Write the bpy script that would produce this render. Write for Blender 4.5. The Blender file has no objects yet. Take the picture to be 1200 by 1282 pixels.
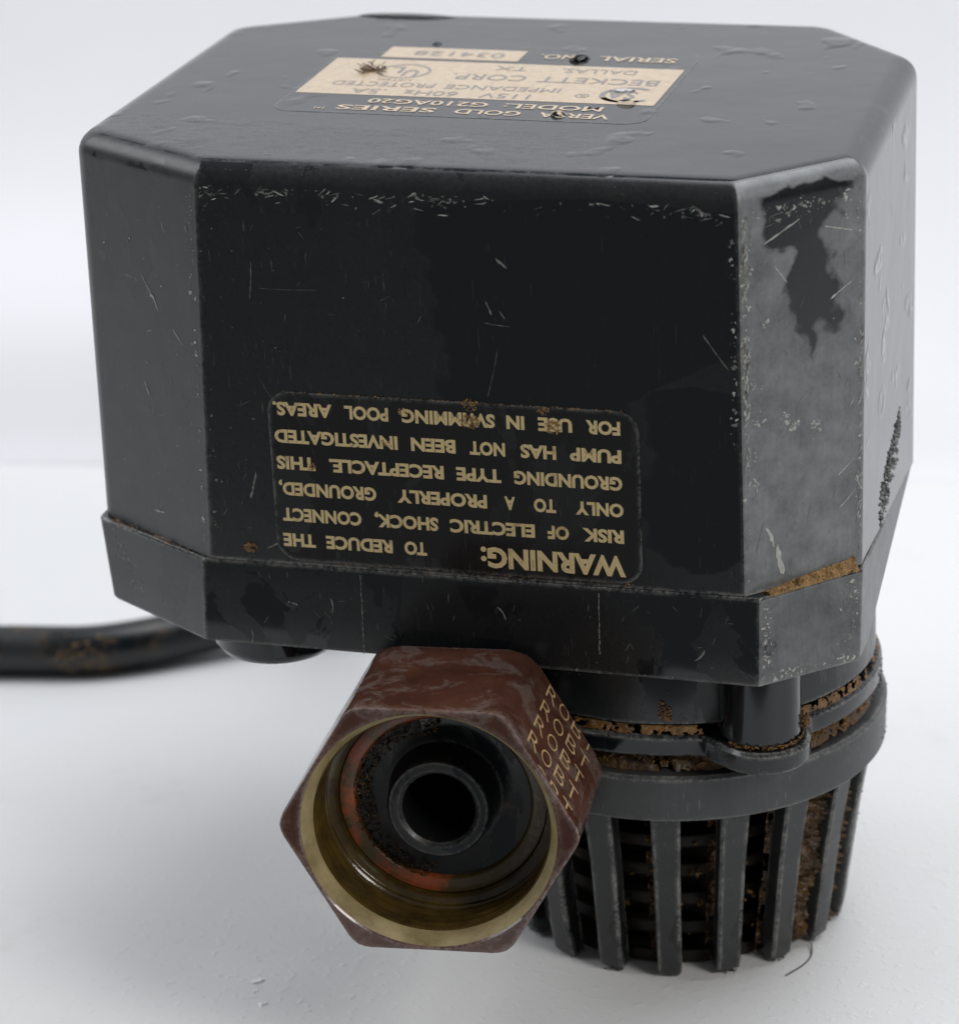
import bpy, bmesh, math, random
from mathutils import Vector, Matrix, noise as mnoise

# ------------------------------------------------------------------ frame
# Everything below is laid out in millimetres with z = 0 at the seam of the
# motor housing; V() turns that into metres above the table.
S = 0.001
GZ = -69.4                                   # height of the table in that frame
ROOT = Vector((21.5, 37.3, GZ))              # foot of the strainer
rnd = random.Random(7)
C = bpy.context.scene.collection
SC = bpy.context.scene

# ------------------------------------------------------------------ camera
cam_d = bpy.data.cameras.new('camera')
cam = bpy.data.objects.new('camera', cam_d)
C.objects.link(cam)
CX = Vector((0.9619666885, 0.2709023329, -0.0351000887))
CY = Vector((0.0692814331, -0.3662465159, -0.9279351123))
CZ = Vector((-0.2642350719, 0.8902108827, -0.3710854499))
CP = Vector((131.63726, -438.77379463, 193.89516326 - GZ)) * S
m = Matrix((CX, -CY, -CZ)).transposed().to_4x4()
m.translation = CP
cam.matrix_world = m
cam_d.sensor_fit = 'HORIZONTAL'
cam_d.sensor_width = 36
cam_d.lens = 4259.02 / 1200 * 36
cam_d.clip_start = 0.01
cam_d.clip_end = 100
cam_d.dof.use_dof = True
cam_d.dof.focus_distance = 0.492
cam_d.dof.aperture_fstop = 27
SC.camera = cam

# ------------------------------------------------------------------ light
# a table-top shot: one fairly small key lamp front right, large unseen soft fills added high behind and at the left, a little ambient
world = bpy.data.worlds.new('World')
SC.world = world
world.use_nodes = True
world.node_tree.nodes['Background'].inputs['Color'].default_value = (0.93, 0.96, 1.0, 1)
world.node_tree.nodes['Background'].inputs['Strength'].default_value = 0.17


def area(name, loc, target, size, watts, color, shape='DISK'):
    d = bpy.data.lights.new(name, 'AREA')
    d.shape = shape
    d.size = size
    d.energy = watts
    d.color = color
    o = bpy.data.objects.new(name, d)
    o.location = loc
    o.rotation_euler = (Vector(loc) - Vector(target)).to_track_quat('Z', 'Y').to_euler()
    C.objects.link(o)
    return o


KEY = Vector((0.70, -0.42, 0.56)).normalized()
area('key_lamp', Vector((0.01, 0.03, 0.06)) + KEY * 0.85, (0.01, 0.03, 0.06), 0.28, 2.8, (1.0, 0.965, 0.92))
area('overhead_fill', (0.26, 0.38, 1.05), (0.0, 0.10, 0.0), 0.85, 9.8, (0.94, 0.96, 1.0), 'SQUARE')  # unseen fill, added for soft light from above and behind
area('left_fill', (-0.85, -0.05, 0.75), (-0.1, 0.05, 0.0), 0.7, 6.4, (0.95, 0.97, 1.0), 'SQUARE')  # unseen fill, added to lift the shade on the left
SC.view_settings.view_transform = 'Standard'
SC.view_settings.look = 'None'
SC.view_settings.gamma = 1
SC.view_settings.use_curve_mapping = False
SC.view_settings.exposure = 0.0


# ------------------------------------------------------------------ node helpers
class NT:
    def __init__(self, name):
        self.m = bpy.data.materials.new(name)
        self.m.use_nodes = True
        self.t = self.m.node_tree
        self.b = self.t.nodes['Principled BSDF']
        self._co = None

    def n(self, typ, **kw):
        nd = self.t.nodes.new(typ)
        for k, v in kw.items():
            setattr(nd, k, v)
        return nd

    def put(self, sock, v):
        if hasattr(v, 'is_linked') or hasattr(v, 'links'):
            self.t.links.new(v, sock)
        else:
            sock.default_value = v

    def co(self):
        if self._co is None:
            tc = self.n('ShaderNodeTexCoord')
            vm = self.n('ShaderNodeVectorMath', operation='SCALE')
            self.t.links.new(tc.outputs['Object'], vm.inputs[0])
            vm.inputs['Scale'].default_value = 1000.0
            self._co = vm.outputs[0]
        return self._co

    def mapped(self, scale=(1, 1, 1), rot=(0, 0, 0), loc=(0, 0, 0)):
        mp = self.n('ShaderNodeMapping')
        self.t.links.new(self.co(), mp.inputs[0])
        mp.inputs['Scale'].default_value = scale
        mp.inputs['Rotation'].default_value = rot
        mp.inputs['Location'].default_value = loc
        return mp.outputs[0]

    def noise(self, scale, detail=4, rough=0.55, vec=None, dist=0.0):
        nd = self.n('ShaderNodeTexNoise')
        self.t.links.new(vec or self.co(), nd.inputs['Vector'])
        nd.inputs['Scale'].default_value = scale
        nd.inputs['Detail'].default_value = detail
        nd.inputs['Roughness'].default_value = rough
        nd.inputs['Distortion'].default_value = dist
        return nd.outputs[0]

    def ramp(self, v, a, b, lo=0.0, hi=1.0):
        nd = self.n('ShaderNodeMapRange')
        nd.clamp = True
        self.put(nd.inputs[0], v)
        nd.inputs[1].default_value = a
        nd.inputs[2].default_value = b
        nd.inputs[3].default_value = lo
        nd.inputs[4].default_value = hi
        return nd.outputs[0]

    def math(self, op, a, b=0.0):
        nd = self.n('ShaderNodeMath', operation=op)
        self.put(nd.inputs[0], a)
        self.put(nd.inputs[1], b)
        return nd.outputs[0]

    def mul(self, a, b):
        return self.math('MULTIPLY', a, b)

    def add(self, a, b):
        nd = self.n('ShaderNodeMath', operation='ADD')
        nd.use_clamp = True
        self.put(nd.inputs[0], a)
        self.put(nd.inputs[1], b)
        return nd.outputs[0]

    def mix(self, f, a, b):
        nd = self.n('ShaderNodeMix', data_type='RGBA')
        self.put(nd.inputs[0], f)
        for i, c in ((6, a), (7, b)):
            if isinstance(c, tuple):
                c = (*c, 1.0) if len(c) == 3 else c
            self.put(nd.inputs[i], c)
        return nd.outputs[2]

    def mixf(self, f, a, b):
        nd = self.n('ShaderNodeMix', data_type='FLOAT')
        self.put(nd.inputs[0], f)
        self.put(nd.inputs[2], a)
        self.put(nd.inputs[3], b)
        return nd.outputs[0]

    def bump(self, h, strength=0.3, dist=0.0002, normal=None):
        nd = self.n('ShaderNodeBump')
        nd.inputs['Strength'].default_value = strength
        nd.inputs['Distance'].default_value = dist
        self.put(nd.inputs['Height'], h)
        if normal is not None:
            self.t.links.new(normal, nd.inputs['Normal'])
        return nd.outputs[0]

    def edge(self, radius, lo=0.999, hi=0.96):
        """1 on convex/concave edges of the mesh, 0 on flats."""
        bv = self.n('ShaderNodeBevel', samples=4)
        bv.inputs['Radius'].default_value = radius
        ge = self.n('ShaderNodeNewGeometry')
        d = self.n('ShaderNodeVectorMath', operation='DOT_PRODUCT')
        self.t.links.new(bv.outputs[0], d.inputs[0])
        self.t.links.new(ge.outputs['Normal'], d.inputs[1])
        return self.ramp(d.outputs['Value'], lo, hi)

    def sep(self):
        nd = self.n('ShaderNodeSeparateXYZ')
        self.t.links.new(self.co(), nd.inputs[0])
        return nd.outputs

    def out(self, **kw):
        for k, v in kw.items():
            k = k.replace('_', ' ')
            if isinstance(v, tuple) and len(v) == 3:
                v = (*v, 1.0)
            self.put(self.b.inputs[k], v)
        return self.m


def scratch_layer(n, rot, stretch, scale, thr, mask_scale, mask_lo, mask_hi):
    v = n.mapped(scale=stretch, rot=rot)
    s = n.ramp(n.noise(scale, 2, 0.5, v), thr, thr + 0.03)
    return n.mul(s, n.ramp(n.noise(mask_scale, 3), mask_lo, mask_hi))


def plastic(name, haze=0.02, marks=0.5, base=(0.0058, 0.0084, 0.0100), rdry=0.3, rwet=0.1, wet=0.5, grime=0.0, wave=0.0, edgew=0.7, streak=0.15, top=False, wscale=0.055, tongues=()):
    """black moulded plastic: dry areas carry a thin grey haze, wet areas are darker and glossier"""
    n = NT(name)
    big = n.noise(wscale, 5, 0.62, n.mapped(scale=(1.25, 1.25, 0.7)), 0.5)
    t = 0.5 + 0.34 * (0.5 - wet)
    w = n.ramp(big, t - 0.004, t + 0.006)
    fine = n.noise(1.6, 5, 0.7)
    mid = n.noise(0.22, 6, 0.68)
    if tongues:                                 # wet runs down from the top edge
        xyz = n.sep()
        wob = n.mul(n.math('SUBTRACT', n.noise(0.17, 2.5, 0.55), 0.5), 10.0)
        xw = n.math('ADD', xyz[0], wob)
        w = n.mul(n.ramp(big, t + 0.05, t + 0.065), 0.5)
        for cx, half, z0, z1, z2 in tongues:    # centre x, half width, tip, full width, top
            d = n.math('ABSOLUTE', n.math('SUBTRACT', xw, cx))
            hw = n.mul(n.math('MINIMUM', n.ramp(xyz[2], z0, z1), n.ramp(xyz[2], z2 + 1.5, z2)), half)
            w = n.add(w, n.ramp(n.math('SUBTRACT', hw, d), 0.0, 1.1))
    dryf = n.math('SUBTRACT', 1.0, w)
    if top:                                     # matt, dusty strip along the front of the top
        xyz = n.sep()
        yy = n.math('ADD', xyz[1], n.mul(n.noise(0.12, 4, 0.7), 9.0))
        xx = n.ramp(xyz[0], -10.0, 10.0)
        strip = n.mul(n.ramp(yy, -8.0, -12.0), n.mixf(xx, 1.0, 0.15))
        dryf = n.mul(strip, n.ramp(n.noise(0.5, 5, 0.7, n.mapped(scale=(0.5, 1.2, 1))), 0.38, 0.6))
        w = n.math('SUBTRACT', 1.0, dryf)
    vert = n.noise(1.0, 3, 0.6, n.mapped(scale=(2.6, 2.6, 0.035)))
    s1 = scratch_layer(n, (0.3, 0.9, 0.2), (5, 5, 0.12), 1.0, 0.69, 0.12, 0.5, 0.66)
    s2 = scratch_layer(n, (1.2, -0.5, 0.8), (6, 6, 0.15), 1.0, 0.69, 0.1, 0.5, 0.66)
    scr = n.add(s1, s2)
    speck = n.mul(n.ramp(n.noise(2.3, 2, 0.5), 0.71, 0.75), n.ramp(n.noise(0.11, 3), 0.5, 0.66))
    e = n.mul(n.edge(0.0022 if top else 0.0009), n.ramp(n.add(n.mul(fine, 0.6), n.mul(mid, 0.5)), 0.56 if top else 0.47, 0.68 if top else 0.62))
    amt = n.mul(dryf, n.ramp(n.add(n.mul(mid, 0.55), n.add(n.mul(fine, 0.2), n.mul(n.noise(0.07, 3, 0.6), 0.25))), 0.34, 0.66, 0.35, 1.1))
    amt = n.mul(amt, n.ramp(vert, 0.2, 0.8, 1.0 - streak, 1.0 + streak))
    hz = (haze * 0.94, haze * 1.0, haze * 1.03)
    col = n.mix(amt, base, hz)
    col = n.mix(n.mul(n.add(scr, speck), n.mixf(w, 0.6 * marks, 0.15 * marks)), col, (0.26, 0.26, 0.245))
    col = n.mix(n.mul(e, edgew), col, (0.32, 0.32, 0.295))
    if grime:
        g = n.ramp(n.noise(0.16, 6, 0.75), 0.66 - 0.12 * grime, 0.74)
        col = n.mix(n.mul(g, 0.8), col, n.mix(fine, (0.035, 0.02, 0.006), (0.13, 0.07, 0.02)))
    ro = n.mixf(w, n.ramp(fine, 0.2, 0.8, rdry - 0.06, rdry + 0.1), n.ramp(mid, 0.3, 0.7, rwet * 0.8, rwet * 1.3))
    ro = n.add(ro, n.mul(n.add(scr, e), 0.25))
    h = n.math('SUBTRACT', n.mul(fine, n.mixf(w, 0.08, 0.012)), n.mul(scr, 0.25))
    h = n.math('ADD', h, n.mul(w, 0.12))
    nrm = n.bump(h, 0.3, 0.00012)
    if wave:
        dents = n.ramp(n.noise(0.17, 2, 0.5, n.mapped(scale=(0.8, 0.6, 0.8))), 0.62, 0.74)
        lo = n.noise(0.045, 3, 0.5)
        nrm = n.bump(n.add(n.mul(dents, 0.4), n.mul(lo, 0.5)), wave, 0.0009, nrm)
    return n.out(Base_Color=col, Roughness=ro, Normal=nrm)


def simple(name, col, rough=0.4, var=0.25, scale=0.6, bump=0.15, metallic=0.0, col2=None, spec=0.5):
    n = NT(name)
    f = n.noise(scale, 5, 0.65)
    c2 = col2 or tuple(c * (1 - var) for c in col)
    c = n.mix(n.ramp(f, 0.3, 0.7), col, c2)
    fine = n.noise(scale * 6, 4, 0.6)
    return n.out(Base_Color=c, Roughness=n.ramp(f, 0.2, 0.8, max(0.02, rough - 0.1), rough + 0.1),
                 Metallic=metallic, Normal=n.bump(fine, bump, 0.0002), Specular_IOR_Level=spec)


M = {}
M['housing_top'] = plastic('black_plastic_top', haze=0.05, marks=0.3, rdry=0.32, rwet=0.085, wave=0.42, top=True, edgew=0.5)
M['housing_front'] = plastic('black_plastic_front', haze=0.0135, marks=0.7, rdry=0.28, rwet=0.1, wet=0.3, tongues=((-3.0, 24.0, 96.0, 108.0, 127.0), (-12.0, 13.0, 92.0, 95.0, 112.0), (12.0, 8.0, 72.0, 76.0, 100.0)))
M['housing_left'] = plastic('black_plastic_left', haze=0.04, marks=0.7, rdry=0.36, rwet=0.2, wet=0.2, wscale=0.09, tongues=((-72.5, 3.2, 104.0, 118.0, 128.0), (-69.5, 1.4, 92.0, 95.0, 97.0), (-80.0, 2.2, 110.0, 119.0, 128.0)))
M['housing_right'] = plastic('hazed_plastic_right', haze=0.215, marks=0.8, rdry=0.38, rwet=0.16, wet=0.1, streak=0.09, wscale=0.06, edgew=0.85, tongues=((26.6, 3.9, 108.5, 113.5, 128.6), (28.0, 2.0, 102.5, 107.0, 113.0), (23.5, 2.2, 119.0, 122.0, 128.6)))
M['cover'] = plastic('black_plastic_cover', haze=0.009, marks=0.5, wet=0.5, rdry=0.28)
M['cover_right'] = plastic('hazed_plastic_cover', haze=0.15, marks=0.9, wet=0.02, rdry=0.36)
M['flange'] = plastic('glossy_black_flange', haze=0.02, marks=0.6, wet=0.55, rdry=0.25)
M['body'] = plastic('black_plastic_body', haze=0.035, marks=0.5, wet=0.5, grime=0.2)
M['ring'] = plastic('dark_grey_strainer', haze=0.05, marks=1.3, wet=0.0, base=(0.016, 0.017, 0.0175), rdry=0.4, grime=0.15)
M['slat'] = plastic('dark_grey_slat', haze=0.03, marks=1.2, wet=0.05, base=(0.013, 0.0145, 0.015), rdry=0.36, grime=0.15)
M['inner'] = simple('dirty_inner_plastic', (0.0055, 0.006, 0.0062), 0.5, col2=(0.02, 0.013, 0.006), scale=0.22, spec=0.3)
M['cord'] = plastic('cord_rubber', haze=0.02, marks=0.3, wet=0.5, rdry=0.42, rwet=0.3, grime=0.95, edgew=0)
M['label'] = plastic('black_label', haze=0.019, marks=0.6, wet=0.6, base=(0.0105, 0.0105, 0.011), rdry=0.2, rwet=0.12, edgew=0.5)
M['toplabel'] = plastic('dark_label_film', haze=0.02, marks=0.2, wet=0.7, rdry=0.12, rwet=0.085, wave=0.25, edgew=0.5)


def print_mat(name, a, b, rough=0.35):
    n = NT(name)
    stain = n.ramp(n.noise(0.16, 5, 0.7), 0.60, 0.74)
    f = n.noise(0.9, 4, 0.6)
    c = n.mix(n.ramp(f, 0.25, 0.75), a, b)
    c = n.mix(n.mul(stain, 0.7), c, (0.16, 0.08, 0.025))
    worn = n.add(n.ramp(n.noise(1.7, 3, 0.6), 0.66, 0.74), n.mul(n.ramp(n.noise(1.0, 2, 0.5, n.mapped(scale=(5, 5, 0.3), rot=(0.2, 0.5, 0.1))), 0.64, 0.70), n.ramp(n.noise(0.13, 3), 0.48, 0.6)))
    c = n.mix(n.mul(worn, 0.8), c, (0.03, 0.03, 0.028))
    return n.out(Base_Color=c, Roughness=rough)


M['tan_print'] = print_mat('tan_print', (0.66, 0.52, 0.27), (0.56, 0.44, 0.22))
M['cream'] = print_mat('cream_print', (0.56, 0.44, 0.30), (0.44, 0.34, 0.23), 0.22)
M['grey_print'] = print_mat('grey_print', (0.16, 0.15, 0.15), (0.22, 0.21, 0.20), 0.3)
M['gold_print'] = simple('gold_print', (0.55, 0.38, 0.19), 0.4, var=0.35)
M['fleck'] = simple('pale_scuff', (0.50, 0.50, 0.47), 0.6, var=0.4, scale=0.8, bump=0.4)
M['fleck_dim'] = simple('dim_scuff', (0.20, 0.20, 0.185), 0.6, var=0.4, scale=0.8, bump=0.4)
M['sediment'] = simple('brown_sediment', (0.27, 0.135, 0.034), 0.24, col2=(0.05, 0.024, 0.007), scale=0.45, bump=0.9)
M['sediment_dark'] = simple('dark_sediment', (0.14, 0.075, 0.024), 0.35, col2=(0.012, 0.009, 0.006), scale=0.28, bump=0.9)
M['ledge_dirt'] = simple('tan_dirt', (0.38, 0.23, 0.085), 0.6, col2=(0.12, 0.06, 0.02), scale=0.7, bump=0.9)
M['algae'] = simple('black_fuzz', (0.012, 0.013, 0.011), 0.6, col2=(0.03, 0.026, 0.018), scale=0.8)
M['crumb'] = simple('white_crumb', (0.84, 0.84, 0.83), 0.7, var=0.05)
M['hair'] = simple('dark_hair', (0.05, 0.03, 0.025), 0.4)


def water_mat():
    n = NT('water')
    return n.out(Base_Color=(1, 1, 1), Roughness=0.01, IOR=1.33, Transmission_Weight=1.0)


M['water'] = water_mat()


def nut_mat():
    n = NT('brown_nut_plastic')
    f = n.noise(0.16, 5, 0.65, dist=0.6)
    fine = n.noise(1.8, 5, 0.7)
    c = n.mix(n.ramp(n.noise(0.12, 4, 0.6), 0.35, 0.65), (0.050, 0.018, 0.011), (0.090, 0.035, 0.022))
    film = n.ramp(f, 0.50, 0.58)
    edgef = n.mul(n.edge(0.0012), n.ramp(fine, 0.35, 0.6))
    c = n.mix(n.mul(n.mul(film, n.ramp(fine, 0.2, 0.7)), 0.62), c, (0.165, 0.135, 0.122))
    c = n.mix(n.mul(edgef, 0.65), c, (0.30, 0.24, 0.22))
    ro = n.mixf(film, 0.10, 0.28)
    h = n.math('ADD', n.mul(fine, 0.06), n.mul(film, -0.2))
    return n.out(Base_Color=c, Roughness=ro, Normal=n.bump(h, 0.4, 0.00015))


M['nut'] = nut_mat()
M['nut_rim'] = simple('tan_cut_rim', (0.46, 0.37, 0.20), 0.5, col2=(0.17, 0.125, 0.045), scale=0.12, bump=0.9)
M['bore'] = simple('wet_olive_bore', (0.10, 0.062, 0.014), 0.16, col2=(0.024, 0.015, 0.005), scale=0.18, bump=0.2)


def washer_mat():
    n = NT('orange_washer')
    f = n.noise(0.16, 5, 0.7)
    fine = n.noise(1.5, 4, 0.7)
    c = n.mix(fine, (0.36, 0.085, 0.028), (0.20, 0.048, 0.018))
    right_shade = n.ramp(n.math('ADD', n.sep()[0], n.mul(f, 8.0)), -19.5, -16.0)  # right side darkened: shade inside the nut painted into the washer colour
    c = n.mix(n.add(n.ramp(f, 0.43, 0.58), n.mul(right_shade, 0.93)), c, n.mix(fine, (0.03, 0.022, 0.01), (0.12, 0.085, 0.03)))
    return n.out(Base_Color=c, Roughness=0.2, Normal=n.bump(fine, 0.4, 0.0002))


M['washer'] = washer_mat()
M['pipe'] = plastic('wet_black_pipe', haze=0.009, marks=0.3, wet=0.5, rdry=0.35, rwet=0.15, grime=0.6, edgew=0.25)


def table_mat():
    n = NT('white_table_paint')
    f = n.noise(0.02, 4, 0.6)
    fine = n.noise(0.9, 4, 0.6)
    mid = n.noise(0.22, 3, 0.6)
    stain = n.mul(n.ramp(n.noise(0.03, 5, 0.65), 0.58, 0.75), n.ramp(mid, 0.4, 0.7))
    c = n.mix(f, (0.71, 0.71, 0.705), (0.675, 0.68, 0.685))
    c = n.mix(n.mul(stain, 0.55), c, (0.52, 0.50, 0.465))
    peb = n.ramp(n.noise(0.55, 2, 0.5), 0.55, 0.75)
    h = n.math('ADD', n.mul(fine, 0.25), n.mul(peb, 0.6))
    return n.out(Base_Color=c, Roughness=0.5, Normal=n.bump(h, 0.35, 0.0004))


M['table'] = table_mat()
M['backdrop'] = simple('white_backdrop', (0.735, 0.737, 0.76), 0.8, var=0.03, scale=0.01, bump=0.05)


# ------------------------------------------------------------------ object helpers
def local(p):
    return (Vector(p) - ROOT) * S


def mesh_obj(name, verts, faces, mat, parent=None, smooth=35, raw=False, wn_mod=False):
    me = bpy.data.meshes.new(name)
    if raw:
        vs = [Vector(v) * S for v in verts]
    elif parent is None:
        vs = [(Vector(v) - Vector((0, 0, GZ))) * S for v in verts]
    else:
        vs = [local(v) for v in verts]
    me.from_pydata(vs, [], faces)
    me.validate()
    me.materials.append(mat)
    if smooth:
        for p in me.polygons:
            p.use_smooth = True
        me.set_sharp_from_angle(angle=math.radians(smooth))
    me.update()
    o = bpy.data.objects.new(name, me)
    C.objects.link(o)
    if parent is not None:
        o.parent = parent
    if wn_mod:
        w = o.modifiers.new('wn', 'WEIGHTED_NORMAL')
        w.keep_sharp = True
    return o


def fix_normals(o):
    bm = bmesh.new()
    bm.from_mesh(o.data)
    bmesh.ops.recalc_face_normals(bm, faces=bm.faces)
    bm.to_mesh(o.data)
    bm.free()
    return o


class MB:
    def __init__(self):
        self.v = []
        self.f = []

    def add(self, vs, fs):
        k = len(self.v)
        self.v += [tuple(v) for v in vs]
        self.f += [tuple(i + k for i in f) for f in fs]

    def obj(self, name, mat, parent=None, smooth=35, **kw):
        return mesh_obj(name, self.v, self.f, mat, parent, smooth, **kw)


def grid_rings(rings, close0=False, close1=False):
    """Closed loops of equal length -> quads (+ optional end caps)."""
    n = len(rings[0])
    vs = [p for r in rings for p in r]
    fs = []
    for i in range(len(rings) - 1):
        for j in range(n):
            k = (j + 1) % n
            fs.append((i * n + j, i * n + k, (i + 1) * n + k, (i + 1) * n + j))
    if close0:
        fs.append(tuple(reversed(range(n))))
    if close1:
        fs.append(tuple(range((len(rings) - 1) * n, len(rings) * n)))
    return vs, fs


def lathe(prof, o, axis=Vector((0, 0, 1)), xa=Vector((1, 0, 0)), seg=72, closed=True, a0=0.0, a1=2 * math.pi):
    """prof: list of (radius, along axis). A closed profile gives a solid of revolution."""
    ya = axis.cross(xa).normalized()
    rings = []
    for r, z in prof:
        rings.append([Vector(o) + axis * z + (xa * math.cos(a) + ya * math.sin(a)) * r
                      for a in (a0 + (a1 - a0) * i / seg for i in range(seg))])
    if closed:
        rings.append(rings[0])
    return grid_rings(rings)


def fillet_poly(pts, r, seg=5):
    out = []
    n = len(pts)
    for i in range(n):
        p, a, b = Vector(pts[i]), Vector(pts[i - 1]), Vector(pts[(i + 1) % n])
        d1, d2 = (a - p).normalized(), (b - p).normalized()
        ang = d1.angle(d2)
        rr = r[i] if isinstance(r, (list, tuple)) else r
        t = rr / math.tan(ang / 2)
        c = p + (d1 + d2).normalized() * (rr / math.sin(ang / 2))
        s, e = p + d1 * t, p + d2 * t
        for k in range(seg + 1):
            q = s.lerp(e, k / seg) - c
            out.append(c + q.normalized() * rr)
    return out


def inset_poly(pts, d):
    n = len(pts)
    out = []
    for i in range(n):
        p, a, b = Vector(pts[i]), Vector(pts[i - 1]), Vector(pts[(i + 1) % n])
        e1, e2 = (p - a).normalized(), (b - p).normalized()
        n1, n2 = Vector((-e1.y, e1.x)), Vector((-e2.y, e2.x))      # left = inside for ccw
        k = n1 + n2
        out.append(p + k * (d / (1 + n1.dot(n2))))
    return out


ICO = None


def ico():
    global ICO
    if ICO is None:
        bm = bmesh.new()
        bmesh.ops.create_icosphere(bm, subdivisions=2, radius=1)
        v2 = ([v.co.copy() for v in bm.verts], [tuple(v.index for v in f.verts) for f in bm.faces])
        bm.free()
        bm = bmesh.new()
        bmesh.ops.create_icosphere(bm, subdivisions=1, radius=1)
        v1 = ([v.co.copy() for v in bm.verts], [tuple(v.index for v in f.verts) for f in bm.faces])
        bm.free()
        ICO = (v1, v2)
    return ICO


def lump(mb, p, r, fine=False, flat=None):
    vs, fs = ico()[1 if fine else 0]
    sx, sy, sz = (rnd.uniform(0.6, 1.4) for _ in range(3))
    q = Matrix.Rotation(rnd.uniform(0, 6.28), 3, Vector((rnd.uniform(-1, 1), rnd.uniform(-1, 1), rnd.uniform(-1, 1.01))))
    sd = Vector((rnd.uniform(0, 99), rnd.uniform(0, 99), 0))
    mb.add([Vector(p) + (q @ Vector((v.x * sx, v.y * sy, v.z * sz))) * r * (1 + 0.5 * mnoise.noise(v * 1.4 + sd)) for v in vs], fs)


# ------------------------------------------------------------------ setting: table and backdrop
EDGE = Vector((191.2, 24.9, 0)).normalized()         # direction of the table's back edge
EN = Vector((-EDGE.y, EDGE.x, 0))                     # pointing away from the camera
E0 = Vector((-157.3, 203.8, GZ))


def on_table(u, v, z=0.0):
    """u along the back edge, v behind it."""
    return E0 + EDGE * u + EN * v + Vector((0, 0, z))


prof = [(-330, -22), (-330, -2), (-329.4, -0.6), (-328, 0), (-4, 0), (-1.2, -0.4), (-0.3, -1.6), (0, -4), (0, -22)]
rings = [[on_table(u, v, z) for v, z in prof] for u in (-500, 900)]
vs, fs = grid_rings(rings, True, True)
table = fix_normals(mesh_obj('table', vs, fs, M['table'], smooth=40, wn_mod=True))
table['kind'] = 'structure'

mb = MB()
nu, nv = 80, 70
rows = []
for j in range(nv + 1):
    t = j / nv
    v = 10 + 460 * t
    z = -9 + 760 * t ** 1.5
    row = []
    for i in range(nu + 1):
        u = -800 + 2000 * i / nu
        w = (5 * math.sin(v * 0.045 + 0.6 * math.sin(u * 0.004)) + 16 * mnoise.noise(Vector((u * 0.004, v * 0.012, 3)))) * min(1, v / 40) - 0.5
        row.append(on_table(u, v, z + w))
    rows.append(row)
fs = [(j * (nu + 1) + i, j * (nu + 1) + i + 1, (j + 1) * (nu + 1) + i + 1, (j + 1) * (nu + 1) + i) for j in range(nv) for i in range(nu)]
bd = mesh_obj('backdrop', [p for r in rows for p in r], fs, M['backdrop'], smooth=80)
bd['kind'] = 'structure'
sm = bd.modifiers.new('thick', 'SOLIDIFY')
sm.thickness = 0.003
sm.offset = -1


# ------------------------------------------------------------------ the pump
pump = bpy.data.objects.new('water_pump', None)
C.objects.link(pump)
pump.location = (ROOT - Vector((0, 0, GZ))) * S
pump.empty_display_size = 0.02
pump['label'] = 'wet black submersible pump standing upside down on its slotted strainer'
pump['category'] = 'pump'

H = 62.0
TOP = [(-38.7, -0.95), (39.9, -0.05), (54.9, 15.4), (52.9, 73.7), (36.2, 92.4), (-39.9, 91.6), (-61.9, 78.3), (-62.6, 12.5)]
SEAM = [(-41.1, 1.05), (40.1, 1.95), (54.4, 17.0), (55.2, 60.0), (38.0, 90.0), (-40.5, 90.0), (-63.4, 78.0), (-63.8, 15.2)]
FR = [1.2, 1.0, 1.0, 3.0, 4.0, 4.0, 3.0, 4.0]
RT = 3.4


def lvl(z):
    t = z / H
    return [Vector(a).lerp(Vector(b), t) for a, b in zip(SEAM, TOP)]


rings = []
for z in (0.0, 0.7, 15, 30, 45, H - RT - 0.5, H - RT):
    rings.append([(p.x, p.y, z) for p in fillet_poly(lvl(z), FR)])
for k in range(1, 8):
    a = k / 7 * math.pi / 2
    d = RT * (1 - math.cos(a))
    z = H - RT + RT * math.sin(a)
    rings.append([(p.x, p.y, z) for p in fillet_poly(inset_poly(lvl(H), d), [f + d * 0.3 for f in FR])])
rings.append([(p.x, p.y, H) for p in fillet_poly(inset_poly(lvl(H), RT + 0.8), [f + RT * 0.3 for f in FR])])
vs, fs = grid_rings(rings, True, True)
housing = mesh_obj('housing', vs, fs, M['housing_top'], pump, smooth=50, wn_mod=True)
for k in ('housing_front', 'housing_left', 'housing_right'):
    housing.data.materials.append(M[k])
for p in housing.data.polygons:
    nn = p.normal
    if nn.z < 0.9 and nn.z > -0.5:
        if nn.y < -0.95 * math.sqrt(max(0.0, 1 - nn.z * nn.z)):
            p.material_index = 1
        elif nn.x < -0.2:
            p.material_index = 2
        elif nn.x > 0.15 and nn.y < -0.15:
            p.material_index = 3


def quad_fn(a, b, c, d):
    """bilinear patch: a,b bottom (left,right), c,d top (left,right); returns (point, outward normal)."""
    a, b, c, d = map(Vector, (a, b, c, d))
    nrm = (b - a).cross(c - a).normalized()

    def f(u, v, off=0.05):
        return a.lerp(b, u).lerp(c.lerp(d, u), v) + nrm * off
    f.n = nrm
    f.w = (b - a).length
    f.h = (c - a).length
    return f


def face(i, j, z0=0.0, z1=H):
    p0, p1 = lvl(z0), lvl(z1)
    return quad_fn((*p0[i], z0), (*p0[j], z0), (*p1[i], z1), (*p1[j], z1))


F_FRONT = face(0, 1)
F_RCH = face(1, 2)
F_LCH = face(7, 0)
F_RIGHT = face(2, 3)


def front(x, z, off=0.05):
    """point of the front face at x, z"""
    v = z / H
    u = (x - (-41.1 + (-38.7 + 41.1) * v)) / ((40.1 - -41.1) * (1 - v) + (39.9 + 38.7) * v)
    p = F_FRONT(u, v, off)
    return Vector((x, p.y, z))


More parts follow.
